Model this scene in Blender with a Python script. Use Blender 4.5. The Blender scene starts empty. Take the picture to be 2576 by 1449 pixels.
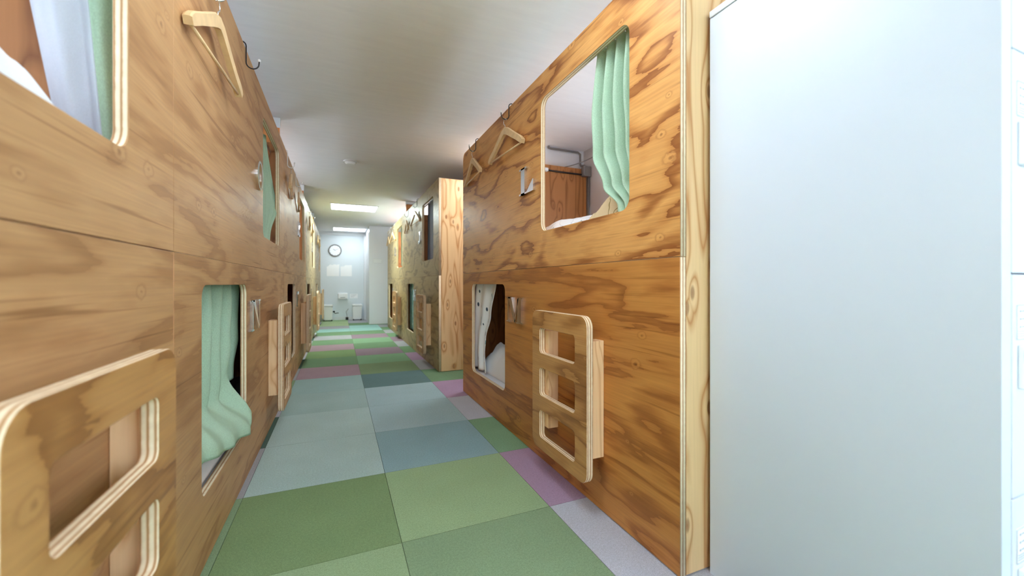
import bpy, bmesh, math, random
from mathutils import Vector, Matrix, noise
random.seed(7)
PI = math.pi
scene = bpy.context.scene
COL = scene.collection

# ------------------------------------------------------------------ frame of the place
H = 0.83                     # lens height
XL, XR = -0.36, 0.88         # front planes of the two bunk rows
CEIL = 2.0
WX0, WX1, WY0, WY1 = -1.42, 2.0, -2.2, 10.0

# ------------------------------------------------------------------ shader helpers
def srgb(r, g, b):
    def f(v):
        v /= 255.0
        return v / 12.92 if v <= 0.04045 else ((v + 0.055) / 1.055) ** 2.4
    return (f(r), f(g), f(b), 1.0)

class NT:
    def __init__(self, name):
        self.m = bpy.data.materials.new(name)
        self.m.use_nodes = True
        self.t = self.m.node_tree
        self.t.nodes.clear()
        self.out = self.t.nodes.new('ShaderNodeOutputMaterial')
    def n(self, typ, ins=None, **props):
        nd = self.t.nodes.new(typ)
        for k, v in props.items():
            setattr(nd, k, v)
        for k, v in (ins or {}).items():
            sock = nd.inputs[k]
            if isinstance(v, bpy.types.NodeSocket):
                self.t.links.new(v, sock)
            else:
                sock.default_value = v
        return nd
    def math(self, op, a, b=0.0, c=None):
        ins = {0: a, 1: b}
        if c is not None:
            ins[2] = c
        return self.n('ShaderNodeMath', ins, operation=op).outputs[0]
    def ramp(self, fac, stops, interp='LINEAR'):
        nd = self.n('ShaderNodeValToRGB', {'Fac': fac})
        cr = nd.color_ramp
        cr.interpolation = interp
        while len(cr.elements) < len(stops):
            cr.elements.new(0.5)
        for e, (p, c) in zip(cr.elements, stops):
            e.position = p
            e.color = c
        return nd.outputs['Color']
    def mix(self, fac, a, b, mode='MIX'):
        nd = self.n('ShaderNodeMix', data_type='RGBA', blend_type=mode)
        for sock, v in ((nd.inputs[0], fac), (nd.inputs[6], a), (nd.inputs[7], b)):
            if isinstance(v, bpy.types.NodeSocket):
                self.t.links.new(v, sock)
            else:
                sock.default_value = v
        return nd.outputs[2]
    def bsdf(self, color, rough=0.5, spec=0.5, metal=0.0, normal=None, **kw):
        nd = self.n('ShaderNodeBsdfPrincipled')
        vals = {'Base Color': color, 'Roughness': rough, 'Specular IOR Level': spec, 'Metallic': metal}
        vals.update(kw)
        if normal is not None:
            vals['Normal'] = normal
        for k, v in vals.items():
            if isinstance(v, bpy.types.NodeSocket):
                self.t.links.new(v, nd.inputs[k])
            else:
                nd.inputs[k].default_value = v
        self.t.links.new(nd.outputs[0], self.out.inputs[0])
        return nd
    def objco(self, rand=True):
        tc = self.n('ShaderNodeTexCoord').outputs['Object']
        if not rand:
            return tc
        oi = self.n('ShaderNodeObjectInfo').outputs['Random']
        off = self.n('ShaderNodeVectorMath', {0: (17.3, 31.7, 23.9), 'Scale': oi}, operation='SCALE').outputs[0]
        return self.n('ShaderNodeVectorMath', {0: tc, 1: off}, operation='ADD').outputs[0]
    def scale(self, v, s):
        return self.n('ShaderNodeVectorMath', {0: v, 1: s}, operation='MULTIPLY').outputs[0]
    def noise(self, v, scale=1.0, detail=2.0, rough=0.5, dist=0.0):
        return self.n('ShaderNodeTexNoise', {'Vector': v, 'Scale': scale, 'Detail': detail, 'Roughness': rough, 'Distortion': dist}).outputs[0]
    def bump(self, h, strength=0.2, dist=0.002):
        return self.n('ShaderNodeBump', {'Height': h, 'Strength': strength, 'Distance': dist}).outputs[0]

def wood_face(name, light, mid, dark, along='Y', contrast=1.0, bands=7.0, rough=0.42, fs=(1.2, 1.15, 3.7), eyes=1.1, world=False, knots=.55):
    """rotary-cut veneer: contour bands, fibre streaks, eye-shaped knots. along = grain axis in object space"""
    k = NT(name)
    co = k.n('ShaderNodeNewGeometry').outputs['Position'] if world else k.objco()
    if along == 'Y':
        s1, s2, s3, s4 = fs, (3, 3.0, 150), (0.01, 2.3, 4.2), (2.0, 3.2, 16)
    else:
        s1, s2, s3, s4 = (3.1, 3.1, 0.95), (150, 150, 3.0), (3.6, 3.6, 2.0), (12, 12, 2.2)
    wob = k.noise(k.scale(co, s4), 1.0, 3, 0.55)
    kv = k.n('ShaderNodeTexVoronoi', {'Vector': k.scale(co, s3), 'Scale': 1.0, 'Randomness': 1.0}, feature='F1').outputs['Distance']
    eye = k.math('POWER', k.math('SUBTRACT', 1.0, k.math('MINIMUM', k.math('MULTIPLY', kv, 2.6), 1.0)), 2.0)
    base = k.noise(k.scale(co, s1), 1.0, 2.6, 0.5, 0.9)
    field = k.math('ADD', k.math('MULTIPLY', base, bands), k.math('ADD', k.math('MULTIPLY', eye, eyes), k.math('ADD', k.math('MULTIPLY', wob, 0.8), k.math('MULTIPLY', k.noise(k.scale(co, (4, 5, 46) if along == 'Y' else (46, 46, 5)), 1.0, 3, 0.6), 0.55))))
    fr = k.math('FRACT', field)
    def mixc(a, b, t):
        return tuple(a[i] * (1 - t) + b[i] * t for i in range(3)) + (1,)
    d2 = mixc(mid, dark, contrast)
    col = k.ramp(fr, [(0.0, d2), (0.15, mixc(d2, mid, .4)), (0.30, mixc(mid, light, .3)), (0.50, light), (0.86, mixc(light, mid, .35)), (1.0, mid)])
    fib = k.noise(k.scale(co, s2), 1.0, 3, 0.6)
    col = k.mix(0.55, col, k.ramp(fib, [(0.3, (0.78, 0.72, 0.66, 1)), (0.7, (1.12, 1.1, 1.06, 1))]), 'MULTIPLY')
    blot = k.noise(k.scale(co, (1, 1, 1)), 2.2, 2, 0.5)
    col = k.mix(0.45, col, k.ramp(blot, [(0.3, (0.82, 0.78, 0.74, 1)), (0.7, (1.08, 1.08, 1.08, 1))]), 'MULTIPLY')
    # thin dark grain checks running with the fibre
    chk = k.noise(k.scale(co, (3, 1.6, 75) if along == 'Y' else (75, 75, 1.6)), 1.0, 2, 0.55, 0.4)
    col = k.mix(0.8, col, k.ramp(chk, [(0.28, (0.62, 0.54, 0.47, 1)), (0.37, (1, 1, 1, 1))]), 'MULTIPLY')
    # small eye knots scattered over the sheet
    sp = k.n('ShaderNodeSeparateXYZ', {0: co})
    flat = k.n('ShaderNodeCombineXYZ', {0: k.math('MULTIPLY', sp.outputs[1], 4.2), 1: k.math('MULTIPLY', sp.outputs[2], 6.4), 2: 0.0}).outputs[0]
    vz = k.n('ShaderNodeTexVoronoi', {'Vector': flat, 'Scale': 1.0}, feature='F1', voronoi_dimensions='2D')
    gate = k.math('GREATER_THAN', k.n('ShaderNodeSeparateColor', {0: vz.outputs['Color']}).outputs[0], knots)
    siz = k.math('ADD', 0.55, k.math('MULTIPLY', k.n('ShaderNodeSeparateColor', {0: vz.outputs['Color']}).outputs[1], 1.1))
    kd = k.math('ADD', k.math('DIVIDE', vz.outputs['Distance'], siz), k.math('MULTIPLY', k.math('SUBTRACT', k.noise(co, 45, 3, .6), 0.5), 0.075))
    eyec = k.ramp(kd, [(0.0, tuple(c * .45 for c in dark[:3]) + (1,)), (0.016, mixc(dark, mid, .4)), (0.026, light), (0.055, mixc(light, mid, .4)), (0.068, mixc(dark, mid, .25)), (0.10, mid)])
    msk = k.ramp(kd, [(0.0, (1, 1, 1, 1)), (0.066, (1, 1, 1, 1)), (0.098, (0, 0, 0, 1))])
    col = k.mix(k.math('MULTIPLY', k.math('MULTIPLY', msk, gate), 0.5), col, eyec)
    rg = k.math('ADD', k.math('MULTIPLY', fib, 0.18), rough - .09)
    k.bsdf(col, rg, 0.4, normal=k.bump(fib, 0.12, 0.001))
    return k.m

def ply_edge(name, axis=0, pitch=0.0052):
    k = NT(name)
    co = k.objco(False)
    sp = k.n('ShaderNodeSeparateXYZ', {0: co}).outputs[axis]
    n1 = k.noise(k.scale(co, (30, 30, 30)), 1.0, 3, 0.6)
    v = k.math('ADD', k.math('DIVIDE', sp, pitch), k.math('MULTIPLY', n1, 0.35))
    fr = k.math('PINGPONG', v, 1.0)
    col = k.ramp(fr, [(0.0, srgb(176, 126, 84)), (0.28, srgb(210, 170, 128)), (0.5, srgb(240, 222, 192)), (1.0, srgb(247, 234, 208))])
    n2 = k.noise(k.scale(co, (60, 60, 60)), 1.0, 2, 0.6)
    col = k.mix(0.5, col, k.ramp(n2, [(0.3, (0.82, 0.78, 0.72, 1)), (0.65, (1.05, 1.05, 1.05, 1))]), 'MULTIPLY')
    k.bsdf(col, 0.6, 0.3)
    return k.m

def lumber(name, light, dark, knot=True, axis='Z', freq=1.0):
    k = NT(name)
    co = k.objco()
    s1 = (9 * freq, 9 * freq, 0.9) if axis == 'Z' else (9 * freq, 0.9, 9 * freq)
    s2 = (150, 150, 4) if axis == 'Z' else (150, 4, 150)
    s3 = (7, 7, 2.4) if axis == 'Z' else (7, 2.4, 7)
    sx = k.n('ShaderNodeSeparateXYZ', {0: co})
    v2 = k.n('ShaderNodeCombineXYZ', {0: k.math('MULTIPLY', sx.outputs[0], 8.0), 1: k.math('MULTIPLY', sx.outputs[2], 3.4), 2: 0.0}).outputs[0]
    kv = k.n('ShaderNodeTexVoronoi', {'Vector': v2, 'Scale': 1.0}, feature='F1', voronoi_dimensions='2D').outputs['Distance']
    eye = k.math('POWER', k.math('SUBTRACT', 1.0, k.math('MINIMUM', k.math('MULTIPLY', kv, 2.2), 1.0)), 2.0)
    base = k.noise(k.scale(co, s1), 1.0, 1.5, 0.45, 0.4)
    fr = k.math('PINGPONG', k.math('ADD', k.math('MULTIPLY', base, 6.0), k.math('MULTIPLY', eye, 1.3)), 0.5)
    m = tuple((light[i] * .55 + dark[i] * .45) for i in range(3)) + (1,)
    col = k.ramp(fr, [(0.0, dark), (0.10, m), (0.26, light), (0.5, light)])
    fib = k.noise(k.scale(co, s2), 1.0, 3, 0.6)
    col = k.mix(0.4, col, k.ramp(fib, [(0.3, (0.86, 0.82, 0.78, 1)), (0.7, (1.06, 1.05, 1.04, 1))]), 'MULTIPLY')
    if knot:
        kn = k.ramp(kv, [(0.0, (1, 1, 1, 1)), (0.05, (.85, .85, .85, 1)), (0.085, (0, 0, 0, 1))])
        col = k.mix(k.math('MULTIPLY', kn, 0.7), col, srgb(140, 84, 48))
    k.bsdf(col, 0.5, 0.4, normal=k.bump(fib, 0.08, 0.001))
    return k.m

def plain(name, col, rough=0.5, metal=0.0, spec=0.5, var=0.0, vscale=4.0, **kw):
    k = NT(name)
    c = col
    if var:
        nz = k.noise(k.objco(False), vscale, 3, 0.55)
        c = k.mix(1.0, col, k.ramp(nz, [(0.3, (1 - var,) * 3 + (1,)), (0.7, (1 + var * .5,) * 3 + (1,))]), 'MULTIPLY')
    k.bsdf(c, rough, spec, metal, **kw)
    return k.m

def cloth(name, col, weave=700.0, var=0.12, trans=0.0):
    k = NT(name)
    co = k.objco(False)
    nz = k.noise(k.scale(co, (1, 1, .5)), weave, 2, 0.6)
    big = k.noise(co, 5.0, 2, 0.5)
    c = k.mix(1.0, col, k.ramp(nz, [(0.3, (1 - var,) * 3 + (1,)), (0.7, (1 + var * .6,) * 3 + (1,))]), 'MULTIPLY')
    c = k.mix(0.5, c, k.ramp(big, [(0.3, (.93, .95, .95, 1)), (0.7, (1.03, 1.03, 1.03, 1))]), 'MULTIPLY')
    k.bsdf(c, 0.9, 0.1, normal=k.bump(nz, 0.15, 0.001))
    if trans:
        b = k.t.nodes['Principled BSDF']
        tr = k.n('ShaderNodeBsdfTranslucent', {'Color': c})
        mx = k.n('ShaderNodeMixShader', {0: trans, 1: b.outputs[0], 2: tr.outputs[0]})
        k.t.links.new(mx.outputs[0], k.out.inputs[0])
    return k.m

def printed_cloth(name, base, spots, size=14.0, lim=0.22, spots2=None):
    """cloth with scattered printed sprigs"""
    k = NT(name)
    co = k.objco(False)
    c = base
    vz = k.n('ShaderNodeTexVoronoi', {'Vector': k.scale(co, (1.0, 1.0, 0.62)), 'Scale': size}, feature='F1')
    gate = k.math('GREATER_THAN', k.n('ShaderNodeSeparateColor', {0: vz.outputs['Color']}).outputs[0], 0.45)
    on = k.math('MULTIPLY', k.math('LESS_THAN', vz.outputs['Distance'], lim), gate)
    c = k.mix(on, c, spots)
    if spots2:
        vz2 = k.n('ShaderNodeTexVoronoi', {'Vector': k.scale(co, (1.6, 1.6, 0.5)), 'Scale': size * .62}, feature='F1')
        gate2 = k.math('GREATER_THAN', k.n('ShaderNodeSeparateColor', {0: vz2.outputs['Color']}).outputs[1], 0.62)
        on2 = k.math('MULTIPLY', k.math('LESS_THAN', vz2.outputs['Distance'], lim * 1.1), gate2)
        c = k.mix(on2, c, spots2)
    k.bsdf(c, 0.9, 0.1)
    return k.m

def line_cloth(name, base, line, scale=9.0):
    """cloth printed with thin wandering outlines"""
    k = NT(name)
    co = k.objco(False)
    nz = k.noise(co, scale, 1.5, 0.5, 1.2)
    fr = k.math('PINGPONG', k.math('MULTIPLY', nz, 7.0), 0.5)
    c = k.ramp(fr, [(0.0, line), (0.035, line), (0.06, base), (0.5, base)])
    k.bsdf(c, 0.9, 0.1)
    return k.m

M = {}
M['ply_right'] = wood_face('warm plywood', srgb(226, 170, 102), srgb(201, 139, 76), srgb(150, 90, 44), bands=5.0)
M['ply_low'] = wood_face('amber plywood', srgb(205, 143, 74), srgb(184, 120, 58), srgb(146, 88, 42), contrast=.7, bands=4.0, fs=(1.2, .9, 6.5), eyes=.6)
M['ply_left'] = wood_face('pale plywood', srgb(200, 158, 112), srgb(182, 138, 94), srgb(148, 104, 66), contrast=.42, bands=3.6, fs=(1.2, .9, 5.5), eyes=.7, rough=.5, knots=.35)
M['ply_left_up'] = wood_face('pale upper plywood', srgb(200, 158, 112), srgb(182, 138, 94), srgb(148, 104, 66), contrast=.42, bands=3.6, fs=(1.2, .9, 5.5), eyes=.7, rough=.5, knots=.35, world=True)
M['ply_far'] = wood_face('lamp-tinted plywood', srgb(186, 166, 122), srgb(170, 148, 106), srgb(132, 108, 74), contrast=.8, bands=5.0)  # greenish tint of the far light put into the wood colour
M['ply_ladder'] = wood_face('ladder plywood', srgb(204, 156, 98), srgb(184, 134, 78), srgb(146, 98, 54), contrast=.8, bands=4.5)
M['edge'] = ply_edge('plywood edge', 0)
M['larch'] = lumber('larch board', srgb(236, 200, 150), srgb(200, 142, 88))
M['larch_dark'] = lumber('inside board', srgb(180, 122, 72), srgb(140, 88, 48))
M['block'] = lumber('spacer pine', srgb(250, 214, 168), srgb(228, 180, 130), knot=False, freq=1.6)
M['post'] = lumber('post timber', srgb(222, 146, 82), srgb(188, 112, 58), knot=False)
M['hanger'] = plain('hanger beech', srgb(230, 196, 148), 0.4, var=.12, vscale=30)
M['chrome'] = plain('polished steel', (0.86, 0.87, 0.88, 1), 0.09, 1.0)
M['steel'] = plain('bright wire', (0.8, 0.8, 0.82, 1), 0.25, 1.0)
M['black'] = plain('black coated metal', srgb(38, 36, 38), 0.4)
M['white_metal'] = plain('white enamel', srgb(236, 238, 240), 0.35)
M['zinc'] = plain('zinc plate', srgb(226, 230, 234), 0.35, 0.3)
M['grey_pipe'] = plain('grey conduit', srgb(126, 122, 122), 0.5, 0.2)
M['plastic'] = plain('white plastic', srgb(246, 248, 250), 0.4)
M['detector'] = plain('aged white plastic', srgb(214, 214, 212), 0.5)
M['black_plastic'] = plain('black plastic', srgb(22, 24, 26), 0.5)
M['grey_mark'] = plain('grey print', srgb(150, 156, 168), 0.6)
M['dark_mark'] = plain('dark print', srgb(92, 96, 108), 0.6)
M['wall'] = plain('wall paint', srgb(226, 228, 232), 0.55, var=.03, vscale=2)
M['wall_grey'] = plain('warm grey wall', srgb(206, 202, 202), 0.7, var=.03, vscale=2)
M['wall_gloss'] = plain('glossy white panel', srgb(222, 230, 236), 0.3, spec=0.4)
M['pillar'] = plain('pillar paint', srgb(226, 228, 234), 0.3)
M['locker'] = plain('locker enamel', srgb(212, 222, 236), 0.32, spec=0.4)
M['locker_front'] = plain('locker door enamel', srgb(218, 224, 234), 0.35)
M['paper'] = plain('label paper', srgb(246, 248, 252), 0.7)
M['reflection_white'] = plain('painted reflection white', srgb(252, 253, 254), 0.5)  # plain white for the window reflection painted on the end wall
M['mattress'] = cloth('mattress ticking', srgb(228, 230, 238), 500)
M['green'] = cloth('sage curtain', srgb(188, 216, 192), 520, .16, .12)
M['lining'] = cloth('white lining', srgb(234, 238, 248), 700, .05, .35)
M['lining_shaded'] = cloth('shaded white lining', srgb(176, 190, 216), 700, .06)  # white lining with its shade put into a bluish colour
M['teal_print'] = printed_cloth('teal patterned cloth', srgb(136, 178, 184), srgb(186, 212, 214), 26.0, .3, srgb(92, 140, 150))
M['floral'] = printed_cloth('white sprig cloth', srgb(250, 252, 255), srgb(70, 84, 100), 20.0, .2, srgb(112, 158, 172))
M['tan_print'] = line_cloth('tan leaf-print cloth', srgb(226, 204, 164), srgb(150, 130, 84), 7.0)
M['white_line'] = line_cloth('white line-print cloth', srgb(240, 243, 250), srgb(190, 198, 208), 6.0)
M['sheet'] = cloth('white sheet', srgb(248, 250, 254), 500, .05)
M['grey_sheet'] = cloth('pale grey pillowcase', srgb(224, 230, 236), 500, .05)

def carpet():
    k = NT('carpet tile')
    a = k.n('ShaderNodeVertexColor', layer_name='tile').outputs[0]
    co = k.objco(False)
    f1 = k.noise(co, 420, 2, 0.7)
    f2 = k.noise(co, 130, 2, 0.6)
    f3 = k.noise(co, 3.0, 3, 0.55)
    c = k.mix(0.75, a, k.ramp(f1, [(0.32, (.62, .64, .62, 1)), (0.68, (1.3, 1.3, 1.3, 1))]), 'MULTIPLY')
    c = k.mix(0.4, c, k.ramp(f2, [(0.32, (.8, .8, .8, 1)), (0.68, (1.16, 1.16, 1.16, 1))]), 'MULTIPLY')
    c = k.mix(0.4, c, k.ramp(f3, [(0.3, (.86, .87, .84, 1)), (0.7, (1.1, 1.1, 1.1, 1))]), 'MULTIPLY')
    k.bsdf(c, 0.95, 0.05, normal=k.bump(f1, 0.6, 0.004))
    return k.m
M['carpet'] = carpet()

def ceiling_mat():
    k = NT('ceiling board')
    co = k.objco(False)
    y = k.n('ShaderNodeSeparateXYZ', {0: co}).outputs[1]
    seam = None
    for ys in (-0.05, 1.765, 3.31, 5.2, 7.0, 8.8):
        d = k.math('LESS_THAN', k.math('ABSOLUTE', k.math('SUBTRACT', y, ys)), 0.004)
        seam = d if seam is None else k.math('MAXIMUM', seam, d)
    nz = k.noise(k.scale(co, (1.5, 8, 1)), 3.0, 3, 0.6)
    c = k.mix(1.0, srgb(242, 243, 246), k.ramp(nz, [(0.3, (.965, .965, .97, 1)), (0.7, (1.01, 1.01, 1.01, 1))]), 'MULTIPLY')
    c = k.mix(k.math('MULTIPLY', seam, 0.45), c, srgb(242, 242, 243))
    fine = k.noise(co, 260, 2, .6)
    k.bsdf(c, 0.8, 0.2, normal=k.bump(fine, 0.1, 0.001))
    return k.m
M['ceiling'] = ceiling_mat()

def emit(name, col, s):
    k = NT(name)
    e = k.n('ShaderNodeEmission', {'Color': col, 'Strength': s})
    k.t.links.new(e.outputs[0], k.out.inputs[0])
    return k.m
M['lamp'] = emit('lit diffuser', (0.86, 0.95, 1.0, 1), 3.0)
M['fill_lamp_gap'] = emit('added diffuser in the gap', (0.86, 0.95, 1.0, 1), 6.0)  # for the added fill panel hidden behind the nearest right bunk
M['lamp_bright'] = emit('bright lit diffuser', (0.86, 1.0, 0.95, 1), 13.0)

def pane_mat():
    k = NT('window pane')
    t = k.n('ShaderNodeBsdfTransparent', {'Color': (0.97, 0.99, 0.98, 1)})
    g = k.n('ShaderNodeBsdfGlossy', {'Roughness': 0.02})
    mx = k.n('ShaderNodeMixShader', {0: 0.06, 1: t.outputs[0], 2: g.outputs[0]})
    k.t.links.new(mx.outputs[0], k.out.inputs[0])
    return k.m
M['pane'] = pane_mat()

# ------------------------------------------------------------------ mesh helpers
def link(o, parent=None):
    COL.objects.link(o)
    if parent is not None:
        o.parent = parent
    return o

def obj(name, bm, mat, parent=None, smooth=False, loc=None, rotz=0.0):
    me = bpy.data.meshes.new(name)
    bmesh.ops.recalc_face_normals(bm, faces=bm.faces)
    bm.to_mesh(me)
    bm.free()
    for m in (mat if isinstance(mat, (list, tuple)) else [mat]):
        me.materials.append(M[m])
    if smooth:
        me.polygons.foreach_set('use_smooth', [True] * len(me.polygons))
    o = bpy.data.objects.new(name, me)
    if loc is not None:
        o.location = loc
    o.rotation_euler = (0, 0, rotz)
    return link(o, parent)

def empty(name, loc=(0, 0, 0), rotz=0.0):
    o = bpy.data.objects.new(name, None)
    o.empty_display_size = 0.1
    o.location = loc
    o.rotation_euler = (0, 0, rotz)
    return link(o)

def tag(o, label, cat=None, group=None, kind=None):
    if label: o['label'] = label
    if cat: o['category'] = cat
    if group: o['group'] = group
    if kind: o['kind'] = kind
    return o

def struct(o):
    o['kind'] = 'structure'
    return o

def bbox(bm, x0, x1, y0, y1, z0, z1, bev=0.0, seg=2):
    r = bmesh.ops.create_cube(bm, size=1.0)
    vs = r['verts']
    bmesh.ops.scale(bm, vec=(x1 - x0, y1 - y0, z1 - z0), verts=vs)
    bmesh.ops.translate(bm, vec=((x0 + x1) / 2, (y0 + y1) / 2, (z0 + z1) / 2), verts=vs)
    if bev:
        es = list({e for v in vs for e in v.link_edges})
        bmesh.ops.bevel(bm, geom=es, offset=bev, segments=seg, affect='EDGES', profile=0.5)

def box(name, mat, x0, x1, y0, y1, z0, z1, parent=None, bev=0.0, **kw):
    bm = bmesh.new()
    bbox(bm, x0, x1, y0, y1, z0, z1, bev)
    return obj(name, bm, mat, parent, **kw)

def btube(bm, pts, r, n=10, closed=False, cap=True):
    pts = [Vector(p) for p in pts]
    rs = r if isinstance(r, (list, tuple)) else [r] * len(pts)
    rings = []
    up = None
    for i, p in enumerate(pts):
        a = pts[max(0, i - 1)]
        b = pts[min(len(pts) - 1, i + 1)]
        if closed:
            a, b = pts[i - 1], pts[(i + 1) % len(pts)]
        d = (b - a).normalized()
        if up is None:
            up = d.orthogonal().normalized()
        up = (up - d * up.dot(d))
        if up.length < 1e-5:
            up = d.orthogonal()
        up.normalize()
        side = d.cross(up)
        rings.append([bm.verts.new(p + (up * math.cos(t) + side * math.sin(t)) * rs[i]) for t in [2 * PI * j / n for j in range(n)]])
    for i in range(len(rings) - (0 if closed else 1)):
        A, B = rings[i], rings[(i + 1) % len(rings)]
        for j in range(n):
            bm.faces.new((A[j], A[(j + 1) % n], B[(j + 1) % n], B[j]))
    if cap and not closed:
        bm.faces.new(rings[0][::-1])
        bm.faces.new(rings[-1])

def bcyl(bm, c, r, h, axis='Z', n=32, r2=None):
    r2 = r if r2 is None else r2
    ret = bmesh.ops.create_cone(bm, cap_ends=True, segments=n, radius1=r, radius2=r2, depth=h)
    if axis == 'X':
        bmesh.ops.rotate(bm, matrix=Matrix.Rotation(PI / 2, 3, 'Y'), verts=ret['verts'])
    elif axis == 'Y':
        bmesh.ops.rotate(bm, matrix=Matrix.Rotation(-PI / 2, 3, 'X'), verts=ret['verts'])
    bmesh.ops.translate(bm, vec=c, verts=ret['verts'])

def bsphere(bm, c, r, sc=(1, 1, 1)):
    ret = bmesh.ops.create_uvsphere(bm, u_segments=16, v_segments=10, radius=r)
    bmesh.ops.scale(bm, vec=sc, verts=ret['verts'])
    bmesh.ops.translate(bm, vec=c, verts=ret['verts'])

def rrect(a0, a1, b0, b1, r, n=7):
    """rounded rectangle; r a number or the four radii (low-low, high-low, high-high, low-high)"""
    rr = r if isinstance(r, (list, tuple)) else [r] * 4
    pts = []
    for (cx, cy, q, t0) in ((a0, b0, rr[0], PI), (a1, b0, rr[1], 1.5 * PI), (a1, b1, rr[2], 0), (a0, b1, rr[3], .5 * PI)):
        ox = cx + q if cx == a0 else cx - q
        oy = cy + q if cy == b0 else cy - q
        if q < 1e-5:
            pts.append((cx, cy))
            continue
        for i in range(n + 1):
            t = t0 + .5 * PI * i / n
            pts.append((ox + q * math.cos(t), oy + q * math.sin(t)))
    return pts

def sheet(name, loops, thick, mats, parent=None, bev=0.0012, x1=0.0):
    """plywood sheet standing in the local YZ plane, front face at x = x1, with holes (loops[1:]).
    material 0 = face veneer, 1 = cut edge"""
    cu = bpy.data.curves.new(name, 'CURVE')
    cu.dimensions = '2D'
    cu.fill_mode = 'BOTH'
    cu.extrude = thick / 2 - bev
    cu.bevel_depth = bev
    cu.bevel_resolution = 1
    cu.offset = -bev
    for lp in loops:
        sp = cu.splines.new('POLY')
        sp.points.add(len(lp) - 1)
        for q, (a, b) in zip(sp.points, lp):
            q.co = (a, b, 0, 1)
        sp.use_cyclic_u = True
    tmp = bpy.data.objects.new('tmp', cu)
    COL.objects.link(tmp)
    dg = bpy.context.evaluated_depsgraph_get()
    me = bpy.data.meshes.new_from_object(tmp.evaluated_get(dg))
    bpy.data.objects.remove(tmp)
    bpy.data.curves.remove(cu)
    bm = bmesh.new()
    bm.from_mesh(me)
    bpy.data.meshes.remove(me)
    bmesh.ops.remove_doubles(bm, verts=bm.verts, dist=1e-5)
    for v in bm.verts:
        a, b, c = v.co
        v.co = (x1 - thick / 2 + c, a, b)
    bmesh.ops.recalc_face_normals(bm, faces=bm.faces)
    for f in bm.faces:
        f.material_index = 0 if abs(f.normal.x) > 0.9 else 1
    return obj(name, bm, mats, parent)

def grid_mesh(nu, nv, fn):
    bm = bmesh.new()
    vs = [[bm.verts.new(fn(i / nu, j / nv)) for i in range(nu + 1)] for j in range(nv + 1)]
    for j in range(nv):
        for i in range(nu):
            bm.faces.new((vs[j][i], vs[j][i + 1], vs[j + 1][i + 1], vs[j + 1][i]))
    return bm

def lerp(a, b, t):
    return a + (b - a) * t

def sstep(a, b, x):
    t = min(1, max(0, (x - a) / (b - a)))
    return t * t * (3 - 2 * t)

def piece(tab, x):
    """piecewise smooth table lookup"""
    if x <= tab[0][0]: return tab[0][1]
    for (a, va), (b, vb) in zip(tab, tab[1:]):
        if x <= b:
            t = (x - a) / (b - a)
            return va + (vb - va) * t * t * (3 - 2 * t)
    return tab[-1][1]

def clothobj(name, bm, mat, parent=None, thick=0.0035):
    o = obj(name, bm, mat, parent, smooth=True)
    md = o.modifiers.new('thickness', 'SOLIDIFY')
    md.thickness = thick
    md.offset = 0
    return o

# ------------------------------------------------------------------ carpet, ceiling, walls
G1, G2, G3 = srgb(112, 146, 84), srgb(134, 168, 112), srgb(118, 152, 106)
G4, G5 = srgb(98, 140, 96), srgb(108, 156, 112)
B1, B2, B3, TL = srgb(150, 182, 182), srgb(118, 160, 172), srgb(140, 174, 184), srgb(84, 122, 126)
P1, P2, LV, GY = srgb(164, 126, 166), srgb(140, 112, 132), srgb(172, 174, 194), srgb(150, 150, 160)
DG, YG, LB = srgb(70, 104, 92), srgb(150, 178, 120), srgb(126, 184, 180)
PK = srgb(158, 124, 140)
rowsA = [G2, G2, G2, G2, G2, srgb(132, 166, 112), G1, B1, B1, srgb(138, 172, 172), srgb(134, 172, 174), PK, G4, G1, PK, G4, GY, G4, LB, GY, YG, YG, G2, G4]
rowsB = [G3, G4, G1, G2, G3, G3, G2, B2, B3, B3, TL, srgb(112, 140, 92), G5, P2, G4, G5, P2, G4, LB, LB, G4, GY, GY, G3]
rowsC = [G4, LV, G3, P1, G4, LV, P1, G5, LV, P1, G4, GY, P1, G4, GY, P2, G4, GY, G4, GY, G4, GY, G4, GY]
rowsC[4] = DG
bm = bmesh.new()
lay = bm.loops.layers.float_color.new('tile')
T = 0.518
xs = [WX0 - .02, -0.86, -0.34, 0.186, 0.722, 1.25, 1.77, WX1 + .02]
y_first = 0.81 - 5 * T
ys = [WY0 - .02] + [y_first + T * i for i in range(0, 23)] + [WY1 + .02]
ys = [y for y in ys if WY0 - .03 <= y <= WY1 + .03]
for ci in range(len(xs) - 1):
    for ri in range(len(ys) - 1):
        yc = (ys[ri] + ys[ri + 1]) / 2
        k = int(math.floor((yc - y_first) / T))
        k = max(0, min(22, k))
        if ci == 2: c = rowsA[k]
        elif ci == 3: c = rowsB[k]
        elif ci == 4: c = rowsC[k]
        else: c = [G3, GY, DG, LV][(ri + ci) % 4]
        if ci == 4 and k <= 4: c = DG
        g_ = .3 * c[0] + .55 * c[1] + .15 * c[2]
        c = tuple(lerp(c[i], g_, .34) * 1.32 for i in range(3))
        g = 0.0008
        x0, x1, y0, y1 = xs[ci] + g, xs[ci + 1] - g, ys[ri] + g, ys[ri + 1] - g
        z = -0.0012 * ((ri * 3 + ci * 5) % 3) / 2
        z = 0.0
        top = [bm.verts.new(p) for p in ((x0, y0, z), (x1, y0, z), (x1, y1, z), (x0, y1, z))]
        low = [bm.verts.new((v.co.x, v.co.y, -0.006)) for v in top]
        fs = [bm.faces.new(top)]
        for i in range(4):
            fs.append(bm.faces.new((top[i], low[i], low[(i + 1) % 4], top[(i + 1) % 4])))
        for f in fs:
            for l in f.loops:
                q = 1 if f is fs[0] else .7
                l[lay] = (c[0] * q, c[1] * q, c[2] * q, 1)
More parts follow.
